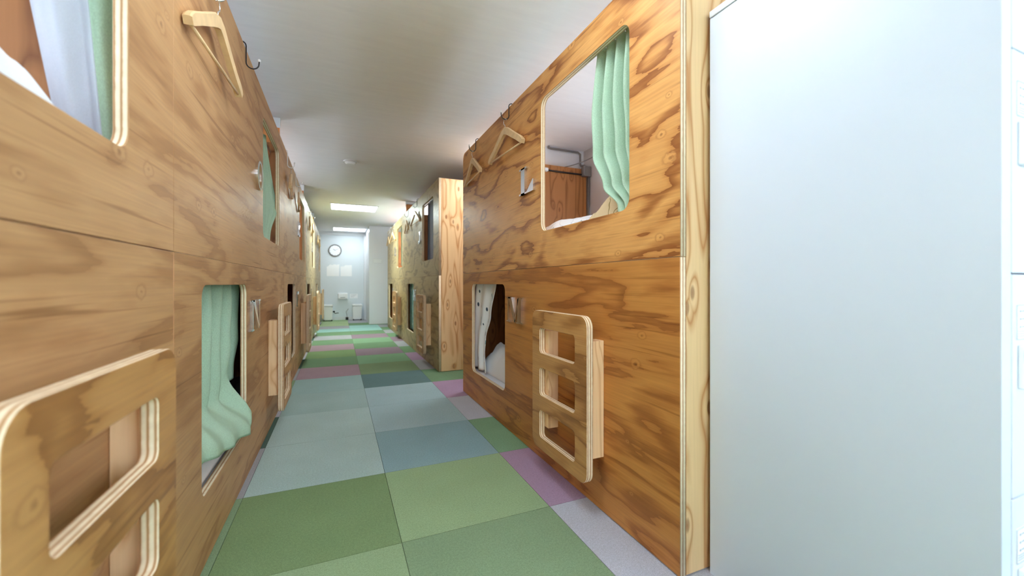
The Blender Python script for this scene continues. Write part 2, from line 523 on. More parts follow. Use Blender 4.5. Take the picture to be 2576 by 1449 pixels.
r = [bm.verts.new(p) for p in ((WX0 - .02, WY0 - .02, -.006), (WX1 + .02, WY0 - .02, -.006), (WX1 + .02, WY1 + .02, -.006), (WX0 - .02, WY1 + .02, -.006))]
f = bm.faces.new(r)
for l in f.loops: l[lay] = (.1, .12, .1, 1)
struct(obj('floor', bm, 'carpet'))

struct(box('ceiling', 'ceiling', WX0 - .1, WX1 + .1, WY0 - .1, WY1 + .1, CEIL, CEIL + .08))

def wall_with_holes(name, mat, axis, pos, thick, a0, a1, holes, z0=-.01, z1=CEIL):
    """wall along one axis with rectangular openings (a0,a1,z0,z1) cut clean through"""
    bm = bmesh.new()
    holes = sorted(holes)
    cur = a0
    def add(p0, p1, q0, q1):
        if axis == 'Y':
            bbox(bm, pos, pos + thick, p0, p1, q0, q1)
        else:
            bbox(bm, p0, p1, pos, pos + thick, q0, q1)
    for (h0, h1, hz0, hz1) in holes:
        add(cur, h0, z0, z1)
        if hz0 > z0 + .001: add(h0, h1, z0, hz0)
        if hz1 < z1 - .001: add(h0, h1, hz1, z1)
        cur = h1
    add(cur, a1, z0, z1)
    return struct(obj(name, bm, mat))

HL = [(.10, .90, 1.25, 1.75), (1.6, 2.4, 1.28, 1.55), (3.7, 4.9, 1.25, 1.68)]  # unseen left openings; the last two added to light the mid ceiling
HB = [(-1.32, -0.88, .25, 1.93), (-0.545, 0.61, 1.19, 1.79), (1.30, 1.80, 1.25, 1.93)]
HR = [(-2.0, -1.2, 0.9, 1.93), (1.2, 2.3, 1.12, 1.42), (6.1, 7.8, 1.2, 1.93)]  # middle opening is unseen, added to light the mid corridor
wall_with_holes('wall_back', 'wall', 'X', WY0 - .12, .12, WX0 - .1, WX1 + .1, HB)
wall_with_holes('wall_right', 'wall_grey', 'Y', WX1, .12, WY0 - .1, WY1 + .1, HR)

wall_with_holes('wall_left', 'wall', 'Y', WX0 - .12, .12, WY0 - .1, WY1 + .1, HL)
wn = [0]
def window(axis, pos, h):
    wn[0] += 1
    a0, a1, z0, z1 = h
    mid = (a0 + a1) / 2 + (0.0 if axis == 'Y' else 0.0)
    bm = bmesh.new()
    def add(p0, p1, q0, q1, d0=.03, d1=.08):
        if axis == 'Y': bbox(bm, pos + d0, pos + d1, p0, p1, q0, q1)
        else: bbox(bm, p0, p1, pos + d0, pos + d1, q0, q1)
    fw = .028
    add(a0, a1, z0, z0 + fw); add(a0, a1, z1 - fw, z1)
    add(a0, a0 + fw, z0 + fw, z1 - fw); add(a1 - fw, a1, z0 + fw, z1 - fw)
    add(mid - .025, mid + .025, z0 + fw, z1 - fw)
    w = struct(obj('window_%d' % wn[0], bm, 'white_metal'))
    bm = bmesh.new()
    add(a0 + fw, mid - .025, z0 + fw, z1 - fw, .05, .054)
    add(mid + .025, a1 - fw, z0 + fw, z1 - fw, .05, .054)
    obj('pane', bm, 'pane', w)
for h in HB: window('X', WY0 - .12, h)
for h in HR: window('Y', WX1, h)
for h in HL: window('Y', WX0 - .12, h)

# far end: glossy partition wall, strip above it, side pillar
bm = bmesh.new()
bbox(bm, WX0 - .1, .57, WY1, WY1 + .1, -.01, 1.925)
struct(obj('wall_far', bm, 'wall_gloss'))
bm = bmesh.new()
bbox(bm, WX0 - .1, .57, WY1 - .03, WY1 + .1, 1.925, CEIL)
struct(obj('trim_1', bm, 'wall'))
bm = bmesh.new()
bbox(bm, .572, 2.0, 8.7, WY1 + .1, -.01, CEIL)
struct(obj('wall_end_right', bm, 'pillar'))
bm = bmesh.new()
bbox(bm, .535, .572, 9.86, WY1, -.01, 1.925)
struct(obj('trim_2', bm, 'wall'))
bm = bmesh.new()
bbox(bm, 1.60, 2.0, 3.05, 3.70, -.01, CEIL)
struct(obj('wall_pillar_right', bm, 'pillar'))
struct(box('baseboard_far', 'wall', -1.4, .535, WY1 - .012, WY1, 0, .07))

# ------------------------------------------------------------------ letters (slab-serif, polished steel)
def R(x0, y0, x1, y1): return [(x0, y0), (x1, y0), (x1, y1), (x0, y1)]
LET = {
 'L': (1.2, [R(.13, 0, .40, 1), R(0, .94, .53, 1), R(0, 0, 1.0, .06), [(.55, .06), (1.0, .06), (1.0, .42), (.96, .42)]]),
 'M': (1.55, [R(.07, .05, .13, .95), R(.0, 0, .22, .05), R(.0, .95, .25, 1), [(.10, 1), (.32, 1), (.58, .08), (.50, 0)],
             [(.50, 0), (.56, .02), (.78, 1), (.70, 1)], R(.70, .05, .92, .95), R(.62, 0, 1.0, .05), R(.75, .95, 1.0, 1)]),
 'N': (1.55, [R(.08, .05, .15, .95), R(0, 0, .25, .05), R(0, .95, .28, 1), [(.10, 1), (.34, 1), (.90, 0), (.78, 0)],
             R(.83, 0, .90, .95), R(.72, .95, 1.0, 1)]),
 'E': (1.1, [R(.13, 0, .38, 1), R(0, .94, .95, 1), R(0, 0, 1.0, .06), R(.38, .47, .66, .53), R(.62, .36, .68, .64),
             [(.6, .94), (.95, .94), (.95, .66), (.91, .66)], [(.6, .06), (1, .06), (1, .36), (.96, .36)]]),
 'F': (1.05, [R(.13, 0, .38, 1), R(0, .94, .98, 1), R(0, 0, .55, .06), R(.38, .47, .66, .53), R(.62, .36, .68, .64), [(.6, .94), (.98, .94), (.98, .62), (.94, .62)]]),
 'I': (.6, [R(.3, 0, .7, 1), R(0, .94, 1, 1), R(0, 0, 1, .06)]),
 'H': (1.35, [R(.1, 0, .3, 1), R(.7, 0, .9, 1), R(.3, .46, .7, .54), R(0, .94, .4, 1), R(.6, .94, 1, 1), R(0, 0, .4, .06), R(.6, 0, 1, .06)]),
 'K': (1.35, [R(.1, 0, .32, 1), R(0, .94, .44, 1), R(0, 0, .44, .06), [(.32, .38), (.40, .34), (.86, .96), (.76, .96)], [(.44, .56), (.60, .66), (.98, .05), (.72, .05)],
              R(.64, .94, .98, 1), R(.6, 0, 1, .06)]),
 'J': (.9, [R(.52, .25, .82, 1), R(.34, .94, 1, 1), [(.52, .25), (.82, .25), (.72, .06), (.5, 0)], [(.5, 0), (.72, .06), (.5, .10), (.2, .12), (.2, .0)], [(0, .12), (.2, 0), (.26, .14), (.24, .3), (.04, .3)]]),
}
def letter(ch, parent, y, z, h=.137, asp=None):
    bm = bmesh.new()
    d = 0.011
    def poly(loop, w):
        vs0 = [bm.verts.new((0.0003, y + a * w, z + b * h)) for a, b in loop]
        vs1 = [bm.verts.new((d, y + a * w, z + b * h)) for a, b in loop]
        bm.faces.new(vs0[::-1]); bm.faces.new(vs1)
        n = len(loop)
        for i in range(n):
            bm.faces.new((vs0[i], vs0[(i + 1) % n], vs1[(i + 1) % n], vs1[i]))
    if ch == 'O':
        w = h * 1.15
        n = 40
        def ring(rx, ry, x): return [bm.verts.new((x, y + w * .5 + math.cos(2 * PI * i / n) * rx * w, z + h * .5 + math.sin(2 * PI * i / n) * ry * h)) for i in range(n)]
        a0, a1, b0, b1 = ring(.5, .51, .0003), ring(.5, .51, d), ring(.26, .44, .0003), ring(.26, .44, d)
        for i in range(n):
            j = (i + 1) % n
            bm.faces.new((a1[i], a1[j], b1[j], b1[i])); bm.faces.new((a0[i], b0[i], b0[j], a0[j]))
            bm.faces.new((a0[i], a0[j], a1[j], a1[i])); bm.faces.new((b0[i], b1[i], b1[j], b0[j]))
    else:
        asp, loops = LET[ch]
        w = h * asp
        for lp in loops: poly(lp, w)
    o = obj('letter', bm, 'chrome', parent)
    o['label'] = 'polished steel letter %s' % ch
    return o

# ------------------------------------------------------------------ bunk (local: front face x=0, runs 0..L along y, inside towards -x)
def bunk(label, loc, rotz, up, lo, letters, uo=(1.30, 1.936), lw=(.222, .850), L=2.11, depth=1.0, ends=(True, True), ladder=True,
         corner=0.0, post=True, end_mats=('larch', 'larch'), lad_shift=0.0, upz=(1.075, 1.70), lz=(.205, .825)):
    b = empty('bunk_bed', loc, rotz)
    tag(b, label, 'bunk bed', 'plywood bunk beds along the corridor')
    t = .024
    sheet('upper_front_panel', [rrect(0.0002, L - .0002, .9065, 1.82, [0, 0, 0, corner]), rrect(uo[0], uo[1], upz[0], upz[1], .042)], t, [up, 'edge'], b, bev=.0005)
    sheet('lower_front_panel', [rrect(0.001, L - .001, .004, .9045, 0), rrect(lw[0], lw[1], lz[0], lz[1], .042)], t, [lo, 'edge'], b)
    for e, y0, m in ((0, .001, end_mats[0]), (1, L - .031, end_mats[1])):
        if ends[e]:
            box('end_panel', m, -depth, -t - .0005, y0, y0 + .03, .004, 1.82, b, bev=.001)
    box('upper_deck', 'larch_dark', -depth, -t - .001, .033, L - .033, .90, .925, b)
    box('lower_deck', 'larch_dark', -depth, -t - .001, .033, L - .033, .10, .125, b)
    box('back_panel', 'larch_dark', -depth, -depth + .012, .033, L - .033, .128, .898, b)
    if post:
        p = box('post', 'post', -.17, -.026, L - .031, L - .001, 1.8205, 1.958, b, bev=.002)
        bm = bmesh.new()
        bbox(bm, -.178, -.02, L - .036, L + .003, 1.959, CEIL - .001)
        bbox(bm, -.178, -.02, L - .0365, L - .0335, 1.93, 1.962)
        obj('bracket', bm, 'zinc', p)
    if ladder:
        y0, y1 = 1.368 + lad_shift, 1.803 + lad_shift
        hl = [rrect(y0 + .07, y1 - .08, a, c, .016) for a, c in ((.53, .637), (.347, .465), (.165, .282))]
        ld = sheet('ladder', [rrect(y0, y1, .112, .712, .042)] + hl, .027, ['ply_ladder', 'edge'], b, x1=.077, bev=.002)
        box('spacer_block', 'block', .0006, .0495, y1 - .053, y1 - .005, .204, .624, ld, bev=.0015)
        box('spacer_block', 'block', .0006, .0495, y0 + .03, y0 + .10, .204, .624, ld, bev=.0015)
    for ch, which in letters:
        if which == 'u': letter(ch, b, uo[0] - .06 - .137 * (LET[ch][0] if ch != 'O' else 1.15), 1.285)
        else: letter(ch, b, lw[1] + .05, .617)
    return b

LL = 2.11
B_L0 = bunk('plywood bunk nearest the camera on the left, its three-hole ladder filling the lower left corner', (XL, -.885, 0), 0, 'ply_left_up', 'ply_left', [],
            uo=(1.235, 1.862), L=2.083, post=False, end_mats=('larch_dark', 'larch_dark'), lad_shift=.038)
B_L1 = bunk('second plywood bunk on the left, marked with steel letters O and N, green curtain below', (XL, 1.199, 0), 0, 'ply_left_up', 'ply_left',
            [('O', 'u'), ('N', 'l')], uo=(1.232, 1.86), lw=(.214, .833), L=2.11, end_mats=('larch_dark', 'larch_dark'))
B_L2 = bunk('third plywood bunk on the left, dark lower opening and steel letters E and F', (XL, 3.31, 0), 0, 'ply_left_up', 'ply_left',
            [('E', 'u'), ('F', 'l')], uo=(1.232, 1.86), lw=(.214, .833), L=2.11, end_mats=('larch_dark', 'larch_dark'))
B_L3 = bunk('fourth plywood bunk from the camera on the left, greyish front seen edge-on', (XL, 5.421, 0), 0, 'ply_far', 'ply_far',
            [('H', 'u'), ('I', 'l')], uo=(1.232, 1.86), lw=(.214, .833), L=2.11, end_mats=('larch_dark', 'larch_dark'))
B_L4 = bunk('last plywood bunk on the left, next to the white end wall', (XL, 7.532, 0), 0, 'ply_far', 'ply_far',
            [('I', 'u'), ('H', 'l')], uo=(1.232, 1.86), lw=(.214, .833), L=2.09, post=False, end_mats=('larch_dark', 'larch'))
B_R1 = bunk('plywood bunk on the right marked with steel letters L and M, against the white locker', (XR, 3.008, 0), PI, 'ply_right', 'ply_low',
            [('L', 'u'), ('M', 'l')], uo=(1.30, 1.936), lw=(.222, .852), L=2.152, depth=1.10, corner=.05, post=False, end_mats=('larch_dark', 'larch'))
B_R2 = bunk('middle plywood bunk on the right beyond the gap, pale board end facing the camera', (XR - .02, 5.885, 0), PI, 'ply_far', 'ply_far',
            [('J', 'u'), ('K', 'l')], uo=(1.32, 1.905), lw=(.19, .75), L=2.14, depth=1.1, post=False, end_mats=('larch_dark', 'larch'))
B_R3 = bunk('farthest plywood bunk on the right, beside the white end pillar', (XR - .02, 8.026, 0), PI, 'ply_far', 'ply_far',
            [('E', 'u'), ('F', 'l')], uo=(1.32, 1.905), lw=(.19, .75), L=2.14, depth=1.1, end_mats=('larch_dark', 'larch_dark'))
def R1(y): return 3.008 - y

# ------------------------------------------------------------------ mattresses and bedding
def mattress(label, x0, x1, y0, y1, z0, z1):
    return tag(box('mattress', 'mattress', x0, x1, y0, y1, z0, z1, bev=.025, smooth=True), label, 'mattress', 'bunk mattresses')
def heap(name, mat, x0, x1, y0, y1, z0, h, seed, label, cat, wrinkle=.18, tilt=(0, 0)):
    """soft folded bedding: rounded plan, creased top, closed underside"""
    nu, nv = 40, 40
    bm = bmesh.new()
    off = Vector((seed * 3.1, seed * 1.7, seed * .9))
    top, low = [], []
    for j in range(nv + 1):
        ra, rb = [], []
        for i in range(nu + 1):
            u, v = i / nu * 2 - 1, j / nv * 2 - 1
            e = max(0, 1 - abs(u) ** 3.2) ** .55 * max(0, 1 - abs(v) ** 3.2) ** .55
            x, y = lerp(x0, x1, (u + 1) / 2), lerp(y0, y1, (v + 1) / 2)
            w = noise.noise(Vector((x * 7, y * 9, 0)) + off) * .5 + noise.noise(Vector((x * 18, y * 14, 3)) + off) * .3
            crease = abs(noise.noise(Vector((x * 11, y * 5, 6)) + off))
            z = z0 + .01 + h * e * (1 + wrinkle * w - wrinkle * .6 * (1 - min(1, crease * 5)) + tilt[0] * u + tilt[1] * v)
            sx = 1 + .06 * noise.noise(Vector((v * 3, 1, 0)) + off)
            xx = (x0 + x1) / 2 + (x - (x0 + x1) / 2) * (1 if abs(u) < 1 else 1)
            ra.append(bm.verts.new((xx, y, z)))
            rb.append(bm.verts.new((xx, y, z0)))
        top.append(ra); low.append(rb)
    for j in range(nv):
        for i in range(nu):
            bm.faces.new((top[j][i], top[j][i + 1], top[j + 1][i + 1], top[j + 1][i]))
            bm.faces.new((low[j][i], low[j + 1][i], low[j + 1][i + 1], low[j][i + 1]))
    for j in range(nv):
        bm.faces.new((top[j][0], top[j + 1][0], low[j + 1][0], low[j][0]))
        bm.faces.new((top[j][nu], low[j][nu], low[j + 1][nu], top[j + 1][nu]))
    for i in range(nu):
        bm.faces.new((top[0][i], low[0][i], low[0][i + 1], top[0][i + 1]))
        bm.faces.new((top[nv][i], top[nv][i + 1], low[nv][i + 1], low[nv][i]))
    return tag(obj(name, bm, mat, smooth=True), label, cat)

mattress('thin mattress just visible in the upper berth beside letter L', .91, 1.96, .90, 2.965, .926, 1.02)
mattress('thin mattress in the lower berth beside letter M', .91, 1.96, .90, 2.965, .126, .20)
mattress('thin mattress in the nearest upper berth on the left', -1.34, -.39, -.84, 1.16, .926, 1.02)
mattress('thin mattress behind the green curtain of the lower berth with letter N', -1.34, -.39, 1.24, 3.27, .126, .20)
mattress('thin mattress in the upper berth beside letter O', -1.34, -.39, 1.24, 3.27, .926, 1.02)
heap('duvet', 'sheet', .958, 1.58, 1.98, 2.86, .201, .25, 2.0, 'white duvet heaped in the lower berth beside letter M', 'duvet', .3)
heap('duvet', 'white_line', .93, 1.60, 1.57, 2.06, 1.021, .135, 5.0, 'white line-print duvet in the upper berth beside letter L', 'duvet', .25)
heap('pillow', 'tan_print', .985, 1.58, 1.0, 1.56, 1.021, .25, 8.0, 'tan leaf-print pillow behind the green curtain beside letter L', 'pillow', .25)
heap('pillow', 'grey_sheet', -.98, -.41, .58, .985, 1.021, .25, 11.0, 'pale grey pillow in the nearest upper left berth', 'pillow', .15, (-.05, 0))
heap('duvet', 'sheet', -1.1, -.392, 1.30, 2.30, .201, .10, 13.0, 'white bedding under the green curtain in the lower berth with letter N', 'duvet', .3)
bm = bmesh.new()
bbox(bm, -.72, -.42, 1.98, 2.16, .335, .40, .02)
o = tag(obj('bag', bm, 'black_plastic', smooth=True), 'small black bag on the white bedding behind the lower left curtain', 'bag')

# ------------------------------------------------------------------ curtains
def folds(u, n, ph, amp, sharp=.6):
    s = math.sin(2 * PI * n * u + ph)
    return amp * (s + .25 * math.sin(4 * PI * n * u + ph * 1.7))

# right upper, gathered at the near side
def f_r1(u, v):
    z = lerp(1.745, 1.045, v)
    yl = piece([(1.04, 1.135), (1.10, 1.185), (1.20, 1.30), (1.33, 1.375), (1.50, 1.392), (1.76, 1.365)], z)
    yr = piece([(1.04, .985), (1.3, .965), (1.76, .99)], z)
    w = u ** .9
    y = lerp(yl, yr, w)
    amp = piece([(1.04, .012), (1.25, .034), (1.6, .029), (1.76, .022)], z)
    x = .953 + folds(u, 6.6, 1.0 + .8 * noise.noise(Vector((u * 2, z * 3, 1))) + 2.2 * v * v, amp)
    x += .022 * noise.noise(Vector((u * 3.0, z * 5, 4))) * v
    x -= .035 * sstep(.75, 1.0, v) * (1 - u)
    return (max(x, .915), y, z)
cu = empty('curtain', (XR + .07, 1.17, 1.05))
tag(cu, 'sage green curtain gathered to one side of the upper opening beside letter L', 'curtain')
def child_cloth(name, mat, nu, nv, fn, parent):
    bm = grid_mesh(nu, nv, fn)
    bmesh.ops.translate(bm, vec=-Vector(parent.location), verts=bm.verts)
    return clothobj(name, bm, mat, parent)
child_cloth('fabric', 'green', 110, 60, f_r1, cu)
def rod_child(parent, p0, p1, r=.006, mat='white_metal', name='rod'):
    bm = bmesh.new()
    q = Vector(parent.location)
    btube(bm, [Vector(p0) - q, Vector(p1) - q], r)
    return obj(name, bm, mat, parent, smooth=True)
rod_child(cu, (.955, .90, 1.752), (.955, 2.90, 1.752))

# right lower, white with sprigs, hanging at the far side
def f_r2(u, v):
    z = lerp(.86, .215, v)
    yl = 2.95
    yr = piece([(.215, 2.60), (.36, 2.62), (.45, 2.60), (.62, 2.50), (.86, 2.40)], z)
    y = lerp(yl, yr, u)
    return (.931 + folds(u, 2.6, .6 + v, .011), y, z)
c2 = empty('curtain', (.945, 2.65, .36))
tag(c2, 'white curtain with small blue sprigs in the lower opening beside letter M', 'curtain')
child_cloth('fabric', 'floral', 70, 40, f_r2, c2)
rod_child(c2, (.945, .90, .866), (.945, 2.90, .866))

# left lower (letter N): fills the opening, its foot spilling over the sill
def f_l1(u, v):
    ub = u
    y = lerp(1.385, 2.11, ub)
    zb = piece([(0, .30), (.45, .255), (.72, .235), (.80, .40), (1.0, .42)], ub)
    z = lerp(.868, zb, v)
    x = -.432 + folds(ub, 5.2, .4 + .5 * v, .025 * (1 - .7 * sstep(.6, .9, v))) + .006 * noise.noise(Vector((ub * 6, v * 3, 2)))
    out = sstep(.74, .97, v) * piece([(0, .55), (.35, .8), (.62, 1.0), (.74, 1.0), (.79, .1), (1, 0)], ub)
    x += .105 * out
    if ub < .79:
        y += .05 * out * ub
    return (x, y, z)
c3 = empty('curtain', (-.43, 1.75, .25))
tag(c3, 'sage green curtain filling the lower opening beside letter N, its foot spilling over the sill', 'curtain')
child_cloth('fabric', 'green', 110, 60, f_l1, c3)
rod_child(c3, (-.43, 1.24, .872), (-.43, 3.26, .872))

# left near upper: white lining seen from the room, green face beside the opening edge
def f_l0w(u, v):
    z = lerp(1.745, 1.045, v)
    y = lerp(.965 + .276 * (v - .55), .985 + .15 * (v - .55), u)
    return (-.50 + .078 * u, y + folds(u, 1.3, .5 + v, .010), z)
def f_l0g(u, v):
    z = lerp(1.745, 1.045, v)
    y = lerp(.985 + .15 * (v - .55), 1.022 + .10 * (v - .55), u)
    return (-.425 + .036 * u, y + folds(u, 1.2, 2.2 + .5 * v, .006), z)
c4 = empty('curtain', (-.43, 1.0, 1.05))
tag(c4, 'curtain with white lining and sage green edge in the nearest upper left opening', 'curtain')
child_cloth('fabric', 'green', 50, 40, f_l0g, c4)
child_cloth('lining', 'lining', 50, 40, f_l0w, c4)
rod_child(c4, (-.44, -.84, 1.752), (-.44, 1.165, 1.752))

# left upper beside O: gathered green, shade painted into its shaded white lining
def f_l1u(u, v):
    z = lerp(1.72, 1.05, v)
    a = piece([(1.05, 2.52), (1.15, 2.70), (1.4, 2.62), (1.74, 2.36)], z)
    b = piece([(1.05, 3.0), (1.15, 3.0), (1.35, 3.13), (1.45, 3.13), (1.74, 2.86)], z)
    y = lerp(a, b, u)
    return (-.415 + folds(u, 4.5, .8, .010) + .03 * math.exp(-((z - 1.32) / .12) ** 2) * u, y, z)
def f_l1b(u, v):
    z = lerp(1.72, 1.05, v)
    return (-.455 + folds(u, 2, 1.8, .008), lerp(2.40, 3.12, u), z)
c5 = empty('curtain', (-.43, 2.7, 1.05))
tag(c5, 'sage green curtain gathered in the upper opening beside letter O', 'curtain')
child_cloth('fabric', 'green', 80, 50, f_l1u, c5)
child_cloth('lining', 'lining_shaded', 40, 20, f_l1b, c5)
rod_child(c5, (-.44, 1.24, 1.752), (-.44, 3.265, 1.752))

def simple_curtain(mat, label, x, y0, y1, z0, z1, n, amp=.014, taper=0.0, rod=None, lining=None):
    def fn(u, v):
        z = lerp(z1, z0, v)
        return (x + folds(u, n, .5 + .6 * v, amp), lerp(lerp(y0, y0 + taper * (y1 - y0), v), y1, u), z)
    c = empty('curtain', (x, (y0 + y1) / 2, z0))
    tag(c, label, 'curtain')
    child_cloth('fabric', mat, 70, 30, fn, c)
    rod_child(c, (x, rod[0], z1 + .004), (x, rod[1], z1 + .004))
    return c
simple_curtain('green', 'sage green curtain in the upper opening beside the third steel letter pair on the left', -.43, 4.60, 5.22, 1.06, 1.745, 4, rod=(3.35, 5.38))
simple_curtain('green', 'bit of green curtain pulled aside in the dark lower opening of the third left bunk', -.43, 3.40, 3.66, .55, .868, 3, rod=(3.35, 5.38))
simple_curtain('lining_shaded', 'white curtain with shade put into its colour in the upper opening of the bunk beyond the gap on the right', .95, 4.12, 4.66, 1.05, 1.745, 2.5, .012, .0, rod=(3.79, 5.84))
simple_curtain('teal_print', 'teal patterned curtain in the lower opening of the bunk beyond the gap on the right', .925, 5.14, 5.80, .20, .868, 3, .012, rod=(3.79, 5.84))
simple_curtain('green', 'olive green curtain in the upper opening of the farthest right bunk', .95, 6.2, 6.82, 1.12, 1.745, 3, rod=(5.93, 7.98))
simple_curtain('green', 'dim green curtain in the lower opening of the farthest right bunk', .95, 7.3, 7.9, .3, .868, 3, rod=(5.93, 7.98))
simple_curtain('green', 'pale green curtain in the upper opening of the fourth left bunk', -.43, 6.65, 7.3, 1.06, 1.745, 4, rod=(5.46, 7.49))

# ------------------------------------------------------------------ coat hooks and hangers
def arc(cx, cz, r, t0, t1, n=8):
    return [(cx + r * math.cos(lerp(t0, t1, i / n)), cz + r * math.sin(lerp(t0, t1, i / n))) for i in range(n + 1)]
def hook(y, side, x, label, mat='black', drop=.10, tip='white_metal'):
    """wire hook clipped over the top edge of a front panel; side=+1 faces +x"""
    h = empty('coat_hook', (x, y, 1.82), 0 if side > 0 else PI)
    tag(h, label, 'hook', 'wire hooks clipped over the bunk fronts')
    pts = [(-.0285, -.035), (-.0285, .0)] + arc(-.0115, .0, .017, PI, 0, 8)[1:] + [(.0055, -drop + .03)]
    pts += arc(.0285, -drop + .022, .023, PI, 2 * PI, 10) + [(.0525, -drop + .035)]
    bm = bmesh.new()
    btube(bm, [(a, 0, b) for a, b in pts], .0026, 8)
    obj('wire', bm, mat, h, smooth=True)
    bm = bmesh.new()
    bsphere(bm, (.0525, 0, -drop + .038), .0062)
    obj('tip', bm, tip, h, smooth=True)
    return h

def hanger(label, x, y, ztop, rotz=0.0, tilt=0.0, roll=0.0):
    """wooden hanger, ztop = where its wire rests in the hook"""
    g = empty('coat_hanger', (x, y, ztop), rotz)
    g.rotation_euler = (roll, tilt, rotz)
    tag(g, label, 'hanger', 'wooden hangers along the bunk fronts')
    bm = bmesh.new()
    for s in (-1, 1):
        path = [(0, -.070, .020), (.028, -.079, .0195), (.06, -.097, .018), (.10, -.121, .0165), (.15, -.150, .0155), (.19, -.174, .0155), (.208, -.187, .013), (.214, -.193, .009)]
        prev = None
        for k, (yy, zz, hh) in enumerate(path):
            ax = .0085 + .002 * (k > 4)
            vs = [bm.verts.new((xx, s * (yy + dy), zz + dz)) for xx, dy, dz in ((-ax, .006 if k else 0, hh * .9), (-ax * .55, .007 if k else 0, hh * 1.08), (ax * .55, .007 if k else 0, hh * 1.08), (ax, .006 if k else 0, hh * .9), (ax, -.004 if k else 0, -hh * .85), (-ax, -.004 if k else 0, -hh * .85))]
            if prev:
                for i in range(6):
                    bm.faces.new((prev[i], prev[(i + 1) % 6], vs[(i + 1) % 6], vs[i]))
            elif s == -1 or True:
                pass
            prev = vs
        bm.faces.new(prev)
    bmesh.ops.remove_doubles(bm, verts=bm.verts, dist=1e-4)
    obj('body', bm, 'hanger', g)
    bm = bmesh.new()
    btube(bm, [(0, -.203, -.192), (0, .203, -.192)], .0045, 10)
    obj('trouser_bar', bm, 'hanger', g, smooth=True)
    bm = bmesh.new()
    pts = [(0, -.052), (0, -.036)] + [(.0 + q[0], q[1]) for q in arc(0, -.0165, .0165, -.4 * PI, PI * .95, 14)]
    btube(bm, [(0, a, b) for a, b in pts], .0019, 8)
    obj('hook_wire', bm, 'steel', g, smooth=True)
    return g

def pair(y, side, x, hl, gl, mat='black', drop=.10, rot=0.0, tip='white_metal', dz=0.0, tilt=0.0):
    hook(y, side, x, hl, mat, drop, tip)
    hanger(gl, x + side * (.0285), y, 1.82 - drop + .0015, rot, tilt)
# right L bunk
pair(2.085, -1, XR, 'black wire hook nearest letter L on the right bunk', 'pale wooden hanger just above letter L', 'black', .075, .05)
pair(2.68, -1, XR, 'black wire hook with white tip at the rounded far corner of the right bunk', 'wooden hanger at the rounded far corner of the right bunk', 'black', .075, -.07)
# left
pair(1.455, 1, XL, 'wire hook above the large wooden hanger at upper left', 'large wooden hanger nearest the camera at upper left', 'steel', .145, -.06)
hook(1.985, 1, XL, 'empty black wire hook with white tip on the left bunk top', 'black', .09)
pair(3.47, 1, XL, 'white wire hook standing out beyond the green curtain beside letter O', 'wooden hanger just beyond the green curtain beside letter O', 'white_metal', .115, .07)
pair(4.12, 1, XL, 'white wire hook above the second hanger of the third left bunk', 'second wooden hanger beyond letter O, before the dark upper opening', 'white_metal', .115, .08)
pair(5.60, 1, XL, 'steel wire hook on the fourth left bunk, near side', 'wooden hanger on the near side of the fourth left bunk', 'steel', .11, .07)
pair(6.25, 1, XL, 'steel wire hook on the fourth left bunk, far side', 'wooden hanger on the far side of the fourth left bunk', 'steel', .11, .08)
pair(7.75, 1, XL, 'steel wire hook on the last left bunk, near side', 'wooden hanger on the near side of the last left bunk', 'steel', .11, .07)
pair(8.45, 1, XL, 'steel wire hook on the last left bunk, nearest the end wall', 'wooden hanger nearest the end wall on the left', 'steel', .11, .07)
pair(4.86, -1, XR - .02, 'black wire hook beside the shaded white curtain on the right', 'wooden hanger beside the shaded white curtain on the right', 'black', .085, .07)
pair(5.52, -1, XR - .02, 'dark wire hook on the far side of the middle right bunk', 'wooden hanger on the far side of the middle right bunk', 'black', .10, -.05)
pair(7.02, -1, XR - .02, 'wire hook on the near side of the farthest right bunk', 'wooden hanger on the near side of the farthest right bunk', 'steel', .09, .07)
pair(7.66, -1, XR - .02, 'wire hook on the farthest right bunk, nearest the end pillar', 'wooden hanger nearest the end pillar on the right', 'steel', .09, 0)

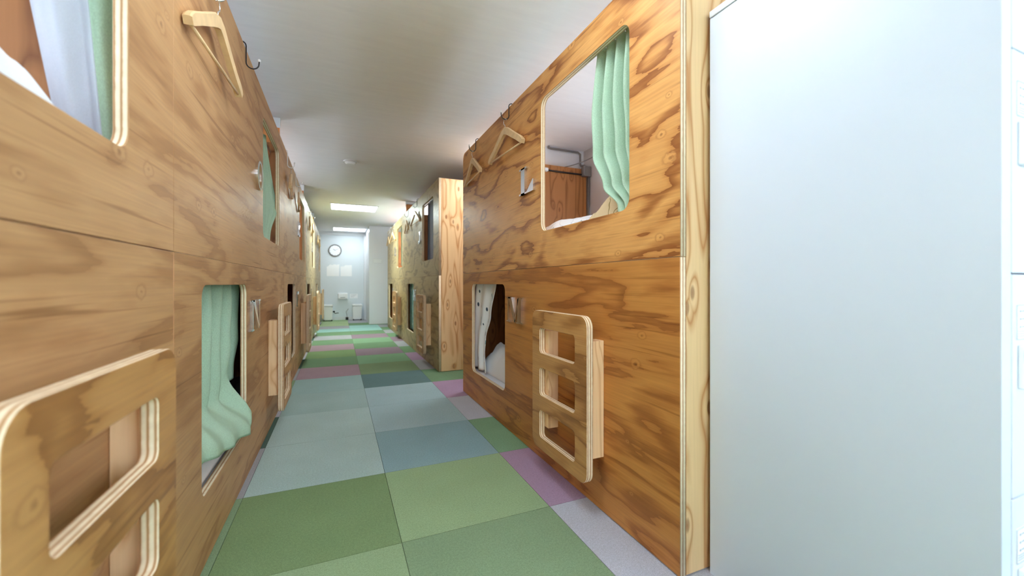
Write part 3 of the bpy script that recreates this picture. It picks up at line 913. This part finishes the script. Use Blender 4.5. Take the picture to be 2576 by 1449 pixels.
# ------------------------------------------------------------------ locker on the right
lk = empty('locker', (.979, .287, 0))
tag(lk, 'tall white metal locker at the right edge, its plain side facing the corridor', 'locker')
LX, LD, LH = .92, .555, 1.608
bm = bmesh.new()
bbox(bm, .00125, .034, 0, .025, .0, LH - .021)                # front stile
bbox(bm, 0, .0012, .0, LD, .0, LH - .021)             # side skin
bbox(bm, .0012, LX, .025, LD, .0, .05)
bbox(bm, LX - .034, LX, 0, LD, .0, LH - .021)
bbox(bm, .0012, LX - .034, LD - .002, LD, .05, LH)
bbox(bm, .0342, LX - .0342, .0, .02, LH - .021, LH - .0195)
obj('body', bm, 'locker', lk)
box('top', 'locker_front', -.003, LX, -.001, LD, LH - .0185, LH, lk, bev=.002)
zt = [1.586, 1.216, .846, .476, .106]
for c in range(3):
    xa = .0345 + c * .284
    for r_ in range(4):
        d = box('door', 'locker_front', xa, xa + .282, -.002, .018, zt[r_ + 1] + .0012, zt[r_] - .0012, lk, bev=.0015)
        z1 = zt[r_] - .052
        box('label_card', 'paper', xa + .012, xa + .112, -.0032, -.0021, z1 - .057, z1, d)
        bm = bmesh.new()
        for q in range(3):
            bbox(bm, xa + .022, xa + .026, -.0038, -.0033, z1 - .012 - q * .013, z1 - .008 - q * .013)
            bbox(bm, xa + .030, xa + .098 - q * .008, -.0038, -.0033, z1 - .011 - q * .013, z1 - .009 - q * .013)
        for q in range(3):
            bbox(bm, xa + .017, xa + .10, -.0038, -.0033, z1 - .044 - q * .004, z1 - .0428 - q * .004)
        obj('print', bm, 'grey_mark', d)
        bm = bmesh.new()
        for q in ((xa + .012, xa + .0132, z1 - .057, z1), (xa + .0132, xa + .112, z1 - .0012, z1), (xa + .0132, xa + .112, z1 - .057, z1 - .0558)):
            bbox(bm, q[0], q[1], -.0036, -.0033, q[2], q[3])
        obj('border', bm, 'grey_mark', d)
        hd = box('latch', 'plastic', xa + .018, xa + .075, -.010, -.0021, z1 - .138, z1 - .066, d, bev=.002)
        bm = bmesh.new()
        bbox(bm, xa + .0175, xa + .0215, -.0112, -.0101, z1 - .088, z1 - .075)
        obj('indicator', bm, 'dark_mark', d)
        bm = bmesh.new()
        bcyl(bm, (xa + .05, -.014, z1 - .11), .016, .008, 'Y', 24)
        bbox(bm, xa + .04, xa + .06, -.021, -.018, z1 - .113, z1 - .107)
        obj('knob', bm, 'zinc', d, smooth=False)

# ------------------------------------------------------------------ conduit and lamp seen through the upper right opening
cd = empty('conduit', (1.955, 2.955, 1.8))
tag(cd, 'grey conduit on the white pillar, ending in a metal box behind the upper right opening', 'conduit')
q = Vector(cd.location)
bm = bmesh.new()
btube(bm, [Vector(p) - q for p in ((1.64, 3.035, 1.999), (1.64, 3.035, 1.985), (1.66, 3.035, 1.98), (1.93, 3.035, 1.98), (1.955, 3.035, 1.965), (1.955, 3.035, 1.88), (1.955, 3.02, 1.86), (1.955, 2.97, 1.85), (1.955, 2.955, 1.835))], .009, 8)
obj('pipe', bm, 'grey_pipe', cd, smooth=True)
bm = bmesh.new()
bbox(bm, 1.925 - q.x, 1.999 - q.x, 2.925 - q.y, 2.9755 - q.y, 1.75 - q.z, 1.835 - q.z, .004)
obj('junction_box', bm, 'grey_pipe', cd)
bm = bmesh.new()
btube(bm, [Vector((1.985, 2.95, 1.75)) - q, Vector((1.985, 2.95, 1.05)) - q], .0095, 8)
obj('down_pipe', bm, 'grey_pipe', cd, smooth=True)
bl = empty('reading_lamp', (1.55, 2.965, 1.77))
tag(bl, 'slim white lamp with dark wire on the end board of the upper right berth', 'lamp')
bm = bmesh.new()
bbox(bm, -.13, .04, -.022, 0.0105, -.014, .014, .004)
obj('lamp_body', bm, 'plastic', bl)
bm = bmesh.new()
btube(bm, [(.04, 0.002, 0), (.18, .003, -.002), (.372, .002, -.002)], .007, 8)
obj('cable', bm, 'black', bl, smooth=True)
bm = bmesh.new()
pp = []
for i in range(17):
    t = i / 16
    p = Vector((1.985, 2.62, 1.93)).lerp(Vector((1.79, 3.02, 1.832)), t)
    p.z -= .03 * math.sin(PI * t)
    pp.append(p)
btube(bm, pp, .004, 6)
tag(obj('cable', bm, 'grey_pipe'), 'thin slack grey cable strung across the corner behind letter L opening', 'cable')

# ------------------------------------------------------------------ ceiling fixtures
def ceiling_light(y0, y1, x0, x1, label, drop=0.013, m='lamp'):
    c = empty('ceiling_light', ((x0 + x1) / 2, (y0 + y1) / 2, CEIL))
    tag(c, label, 'ceiling light', 'ceiling light panels')
    hx, hy = (x1 - x0) / 2, (y1 - y0) / 2
    bm = bmesh.new()
    for a in ((-hx, hx, -hy, -hy + .02), (-hx, hx, hy - .02, hy), (-hx, -hx + .02, -hy + .02, hy - .02), (hx - .02, hx, -hy + .02, hy - .02)):
        bbox(bm, a[0], a[1], a[2], a[3], -.012, -.0005)
    obj('frame', bm, 'white_metal', c)
    bm = bmesh.new()
    bbox(bm, -hx + .0205, hx - .0205, -hy + .0205, hy - .0205, -drop, -.001, .003)
    obj('diffuser', bm, m, c)
ceiling_light(6.42, 6.92, -.12, .56, 'bright ceiling light panel, the nearer of the two lit ones', .013, 'lamp_bright')
ceiling_light(9.15, 9.65, -.12, .55, 'bright ceiling light panel close to the end wall')
ceiling_light(.80, 1.28, -.10, .60, 'added unseen ceiling light panel overhead between the two nearest bunks', .052)  # unseen panel added to brighten the near bunks and floor
ceiling_light(3.08, 3.52, 1.10, 1.56, 'added unseen ceiling light panel in the side gap behind the nearest right bunk', .03, 'fill_lamp_gap')  # hidden fill panel added to brighten the middle of the corridor
sd = empty('smoke_detector', (.10, 4.17, CEIL))
tag(sd, 'round white smoke detector on the grey ceiling', 'smoke detector')
bm = bmesh.new(); bcyl(bm, (0, 0, -.006), .060, .011, n=40); obj('base', bm, 'detector', sd, smooth=False)
bm = bmesh.new(); bcyl(bm, (0, 0, -.021), .034, .018, n=40, r2=.050); obj('cap', bm, 'plastic', sd, smooth=False)

# ------------------------------------------------------------------ end of the corridor
ck = empty('wall_clock', (-.075, WY1, 1.578))
tag(ck, 'round white wall clock with grey rim on the end wall', 'clock')
bm = bmesh.new()
btube(bm, [(.126 * math.cos(t), -.018, .126 * math.sin(t)) for t in [2 * PI * i / 48 for i in range(48)]], .011, 10, closed=True)
obj('rim', bm, 'grey_pipe', ck, smooth=True)
bm = bmesh.new(); bcyl(bm, (0, -.010, 0), .122, .018, 'Y', 48); obj('dial', bm, 'paper', ck)
bm = bmesh.new()
for i in range(12):
    t = 2 * PI * i / 12
    r0 = bmesh.ops.create_cube(bm, size=1.0)['verts']
    bmesh.ops.scale(bm, vec=(.005, .001, .014), verts=r0)
    bmesh.ops.translate(bm, vec=(0, -.0200, .102), verts=r0)
    bmesh.ops.rotate(bm, cent=(0, 0, 0), matrix=Matrix.Rotation(t, 3, 'Y'), verts=r0)
obj('hour_marks', bm, 'dark_mark', ck)
for ln, an, wd in ((.06, math.radians(305), .006), (.09, math.radians(60), .004)):
    bm = bmesh.new()
    r0 = bmesh.ops.create_cube(bm, size=1.0)['verts']
    bmesh.ops.scale(bm, vec=(wd, .0012, ln), verts=r0)
    bmesh.ops.translate(bm, vec=(0, -.0215, ln / 2 - .008), verts=r0)
    bmesh.ops.rotate(bm, cent=(0, 0, 0), matrix=Matrix.Rotation(an, 3, 'Y'), verts=r0)
    obj('hand', bm, 'dark_mark', ck)

def bin_(label, x, y, w, d, h):
    b = empty('waste_bin', (x, y, 0))
    tag(b, label, 'bin', 'white waste bins at the end wall')
    bm = bmesh.new()
    vs0 = [bm.verts.new((sx * w * .43, sy * d * .43, .02)) for sx, sy in ((-1, -1), (1, -1), (1, 1), (-1, 1))]
    vs1 = [bm.verts.new((sx * w * .5, sy * d * .5, h * .88)) for sx, sy in ((-1, -1), (1, -1), (1, 1), (-1, 1))]
    bm.faces.new(vs0[::-1]); bm.faces.new(vs1)
    for i in range(4): bm.faces.new((vs0[i], vs0[(i + 1) % 4], vs1[(i + 1) % 4], vs1[i]))
    bmesh.ops.bevel(bm, geom=list(bm.edges), offset=.012, segments=3, affect='EDGES')
    obj('bucket', bm, 'plastic', b)
    bm = bmesh.new(); bbox(bm, -w * .53, w * .53, -d * .53, d * .53, h * .885, h, .018); obj('lid', bm, 'white_metal', b)
    for sx in (-1, 1):
        bm = bmesh.new()
        bcyl(bm, (sx * w * .40, -d * .36, .0165), .016, .02, 'X', 16)
        obj('wheel', bm, 'black_plastic', b)
bin_('tall white bin on the left of the end wall', -.215, 9.83, .19, .24, .36)
bin_('white bin with lid at the right of the end wall', .385, 9.84, .20, .24, .36)

for xa, xb, za, zb, lab in ((-.247, .012, .995, 1.262, 'left one of two white sheets standing in for a window reflection below the clock, ragged top corner'), (.038, .277, .995, 1.25, 'right one of two white sheets standing in for a window reflection below the clock')):
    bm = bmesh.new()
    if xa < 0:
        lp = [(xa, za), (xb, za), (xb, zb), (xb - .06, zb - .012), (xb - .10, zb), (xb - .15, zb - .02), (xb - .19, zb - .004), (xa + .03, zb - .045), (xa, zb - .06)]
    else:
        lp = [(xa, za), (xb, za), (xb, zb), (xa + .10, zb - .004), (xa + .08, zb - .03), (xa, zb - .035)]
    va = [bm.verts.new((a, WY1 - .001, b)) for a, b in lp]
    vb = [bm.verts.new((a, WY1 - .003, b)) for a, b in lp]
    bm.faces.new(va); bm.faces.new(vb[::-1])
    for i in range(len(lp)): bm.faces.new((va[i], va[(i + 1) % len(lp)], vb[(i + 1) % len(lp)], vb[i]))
    tag(obj('wall_reflection', bm, 'reflection_white'), lab, 'paper sheet')  # flat white shape imitates a window mirrored in the end wall
dp = empty('wall_dispenser', (.085, WY1, .475))
tag(dp, 'white paper dispenser mounted low on the end wall', 'dispenser')
bm = bmesh.new(); bbox(bm, -.105, .105, -.075, -.001, 0, .135, .02); obj('case', bm, 'plastic', dp)
bm = bmesh.new(); bbox(bm, -.05, .05, -.078, -.0745, .03, .042, .001); obj('slot', bm, 'grey_mark', dp)
sg = empty('wall_notice', (.32, WY1, .49))
tag(sg, 'small pale notice card on the end wall above the right bin', 'notice')
bm = bmesh.new(); bbox(bm, -.085, .085, -.004, -.001, 0, .10); obj('card', bm, 'paper', sg)
bm = bmesh.new()
for q_ in range(3): bbox(bm, -.065, .06 - .03 * q_, -.0048, -.0041, .075 - q_ * .025, .080 - q_ * .025)
obj('print', bm, 'grey_mark', sg)
o = empty('wall_socket', (-.10, WY1, .19)); tag(o, 'dark wall socket low on the end wall beside the left bin', 'socket')
bm = bmesh.new(); bbox(bm, -.035, .035, -.008, -.001, -.03, .03, .003); obj('plate', bm, 'white_metal', o)
bm = bmesh.new(); bbox(bm, -.022, .022, -.03, -.0081, -.012, .02, .004); obj('plug', bm, 'black_plastic', o)
bm = bmesh.new(); btube(bm, [(.0, -.02, -.01), (.03, -.022, -.04), (.07, -.022, -.028), (.10, -.02, -.03)], .006, 8); obj('cord', bm, 'black', o, smooth=True)
o = empty('adapter', (.175, 9.95, 0)); tag(o, 'small black box on the carpet by the end wall', 'adapter')
bm = bmesh.new(); bbox(bm, -.03, .03, -.03, .03, .001, .062, .006); obj('case', bm, 'black_plastic', o)
bm = bmesh.new(); btube(bm, [(.0, .03, .04), (.0, .036, .10), (-.02, .04, .18), (0.03, .04, .25)], .004, 8); obj('cord', bm, 'grey_pipe', o, smooth=True)
o = empty('wall_sign', (.735, 8.7, 1.24)); tag(o, 'pale raised sign on the white pillar at the end of the corridor', 'sign')
bm = bmesh.new(); bbox(bm, -.10, .10, -.008, -.001, 0, .10, .002); obj('plate', bm, 'wall', o)
bm = bmesh.new()
for q_ in range(2): bbox(bm, -.08, .07, -.0095, -.0081, .06 - q_ * .035, .072 - q_ * .035)
obj('print', bm, 'plastic', o)

# ------------------------------------------------------------------ daylight
w = bpy.data.worlds.new('sky')
scene.world = w
w.use_nodes = True
bg = w.node_tree.nodes['Background']
bg.inputs[0].default_value = (0.76, 0.86, 1.0, 1)
bg.inputs[1].default_value = 4.8
def portal(axis, pos, h, sgn):
    a0, a1, z0, z1 = h
    L_ = bpy.data.lights.new('window_portal', 'AREA')
    L_.shape = 'RECTANGLE'
    L_.size, L_.size_y = (a1 - a0), (z1 - z0)
    L_.cycles.is_portal = True
    o = bpy.data.objects.new('window_portal', L_)
    COL.objects.link(o)
    if axis == 'X':
        o.location = ((a0 + a1) / 2, pos, (z0 + z1) / 2)
        o.rotation_euler = (PI / 2, 0, 0)          # -Z axis -> +Y
    else:
        o.location = (pos, (a0 + a1) / 2, (z0 + z1) / 2)
        o.rotation_euler = (0, sgn * -PI / 2, 0)          # -Z axis -> inside
        L_.size, L_.size_y = (z1 - z0), (a1 - a0)
for h in HB: portal('X', WY0 - .13, h, 1)
for h in HR: portal('Y', WX1 + .13, h, -1)
for h in HL: portal('Y', WX0 - .13, h, 1)

sun = bpy.data.lights.new('sun', 'SUN')
sun.energy = 36.0
sun.angle = math.radians(0.6)
sun.color = (0.92, 0.96, 1.0)
so = bpy.data.objects.new('sun', sun)
COL.objects.link(so)
so.rotation_euler = Vector((-.22, 0.70, -1.0)).to_track_quat('-Z', 'Y').to_euler()

# ------------------------------------------------------------------ camera
cam = bpy.data.cameras.new('camera')
co = bpy.data.objects.new('camera', cam)
COL.objects.link(co)
fpx = 1017.0
cam.sensor_width = 36.0
cam.lens = fpx / 2576 * 36.0
cam.shift_y = -11.5 / 2576
cam.clip_start = .02
yaw = math.atan(436 / fpx)
co.location = (0, 0, H)
co.rotation_euler = (PI / 2, 0, -yaw)
cam.dof.use_dof = True
cam.dof.focus_distance = 1.75
cam.dof.aperture_fstop = 2.4
scene.camera = co

scene.view_settings.view_transform = 'Standard'
scene.view_settings.look = 'None'
scene.view_settings.exposure = 1.92
scene.view_settings.gamma = 1.0
scene.view_settings.use_curve_mapping = False
scene.cycles.max_bounces = 12
scene.cycles.diffuse_bounces = 8
scene.cycles.glossy_bounces = 5
scene.cycles.transparent_max_bounces = 12
scene.cycles.sample_clamp_indirect = 6.0
scene.cycles.caustics_reflective = False
scene.cycles.caustics_refractive = False
scene.cycles.use_denoising = True
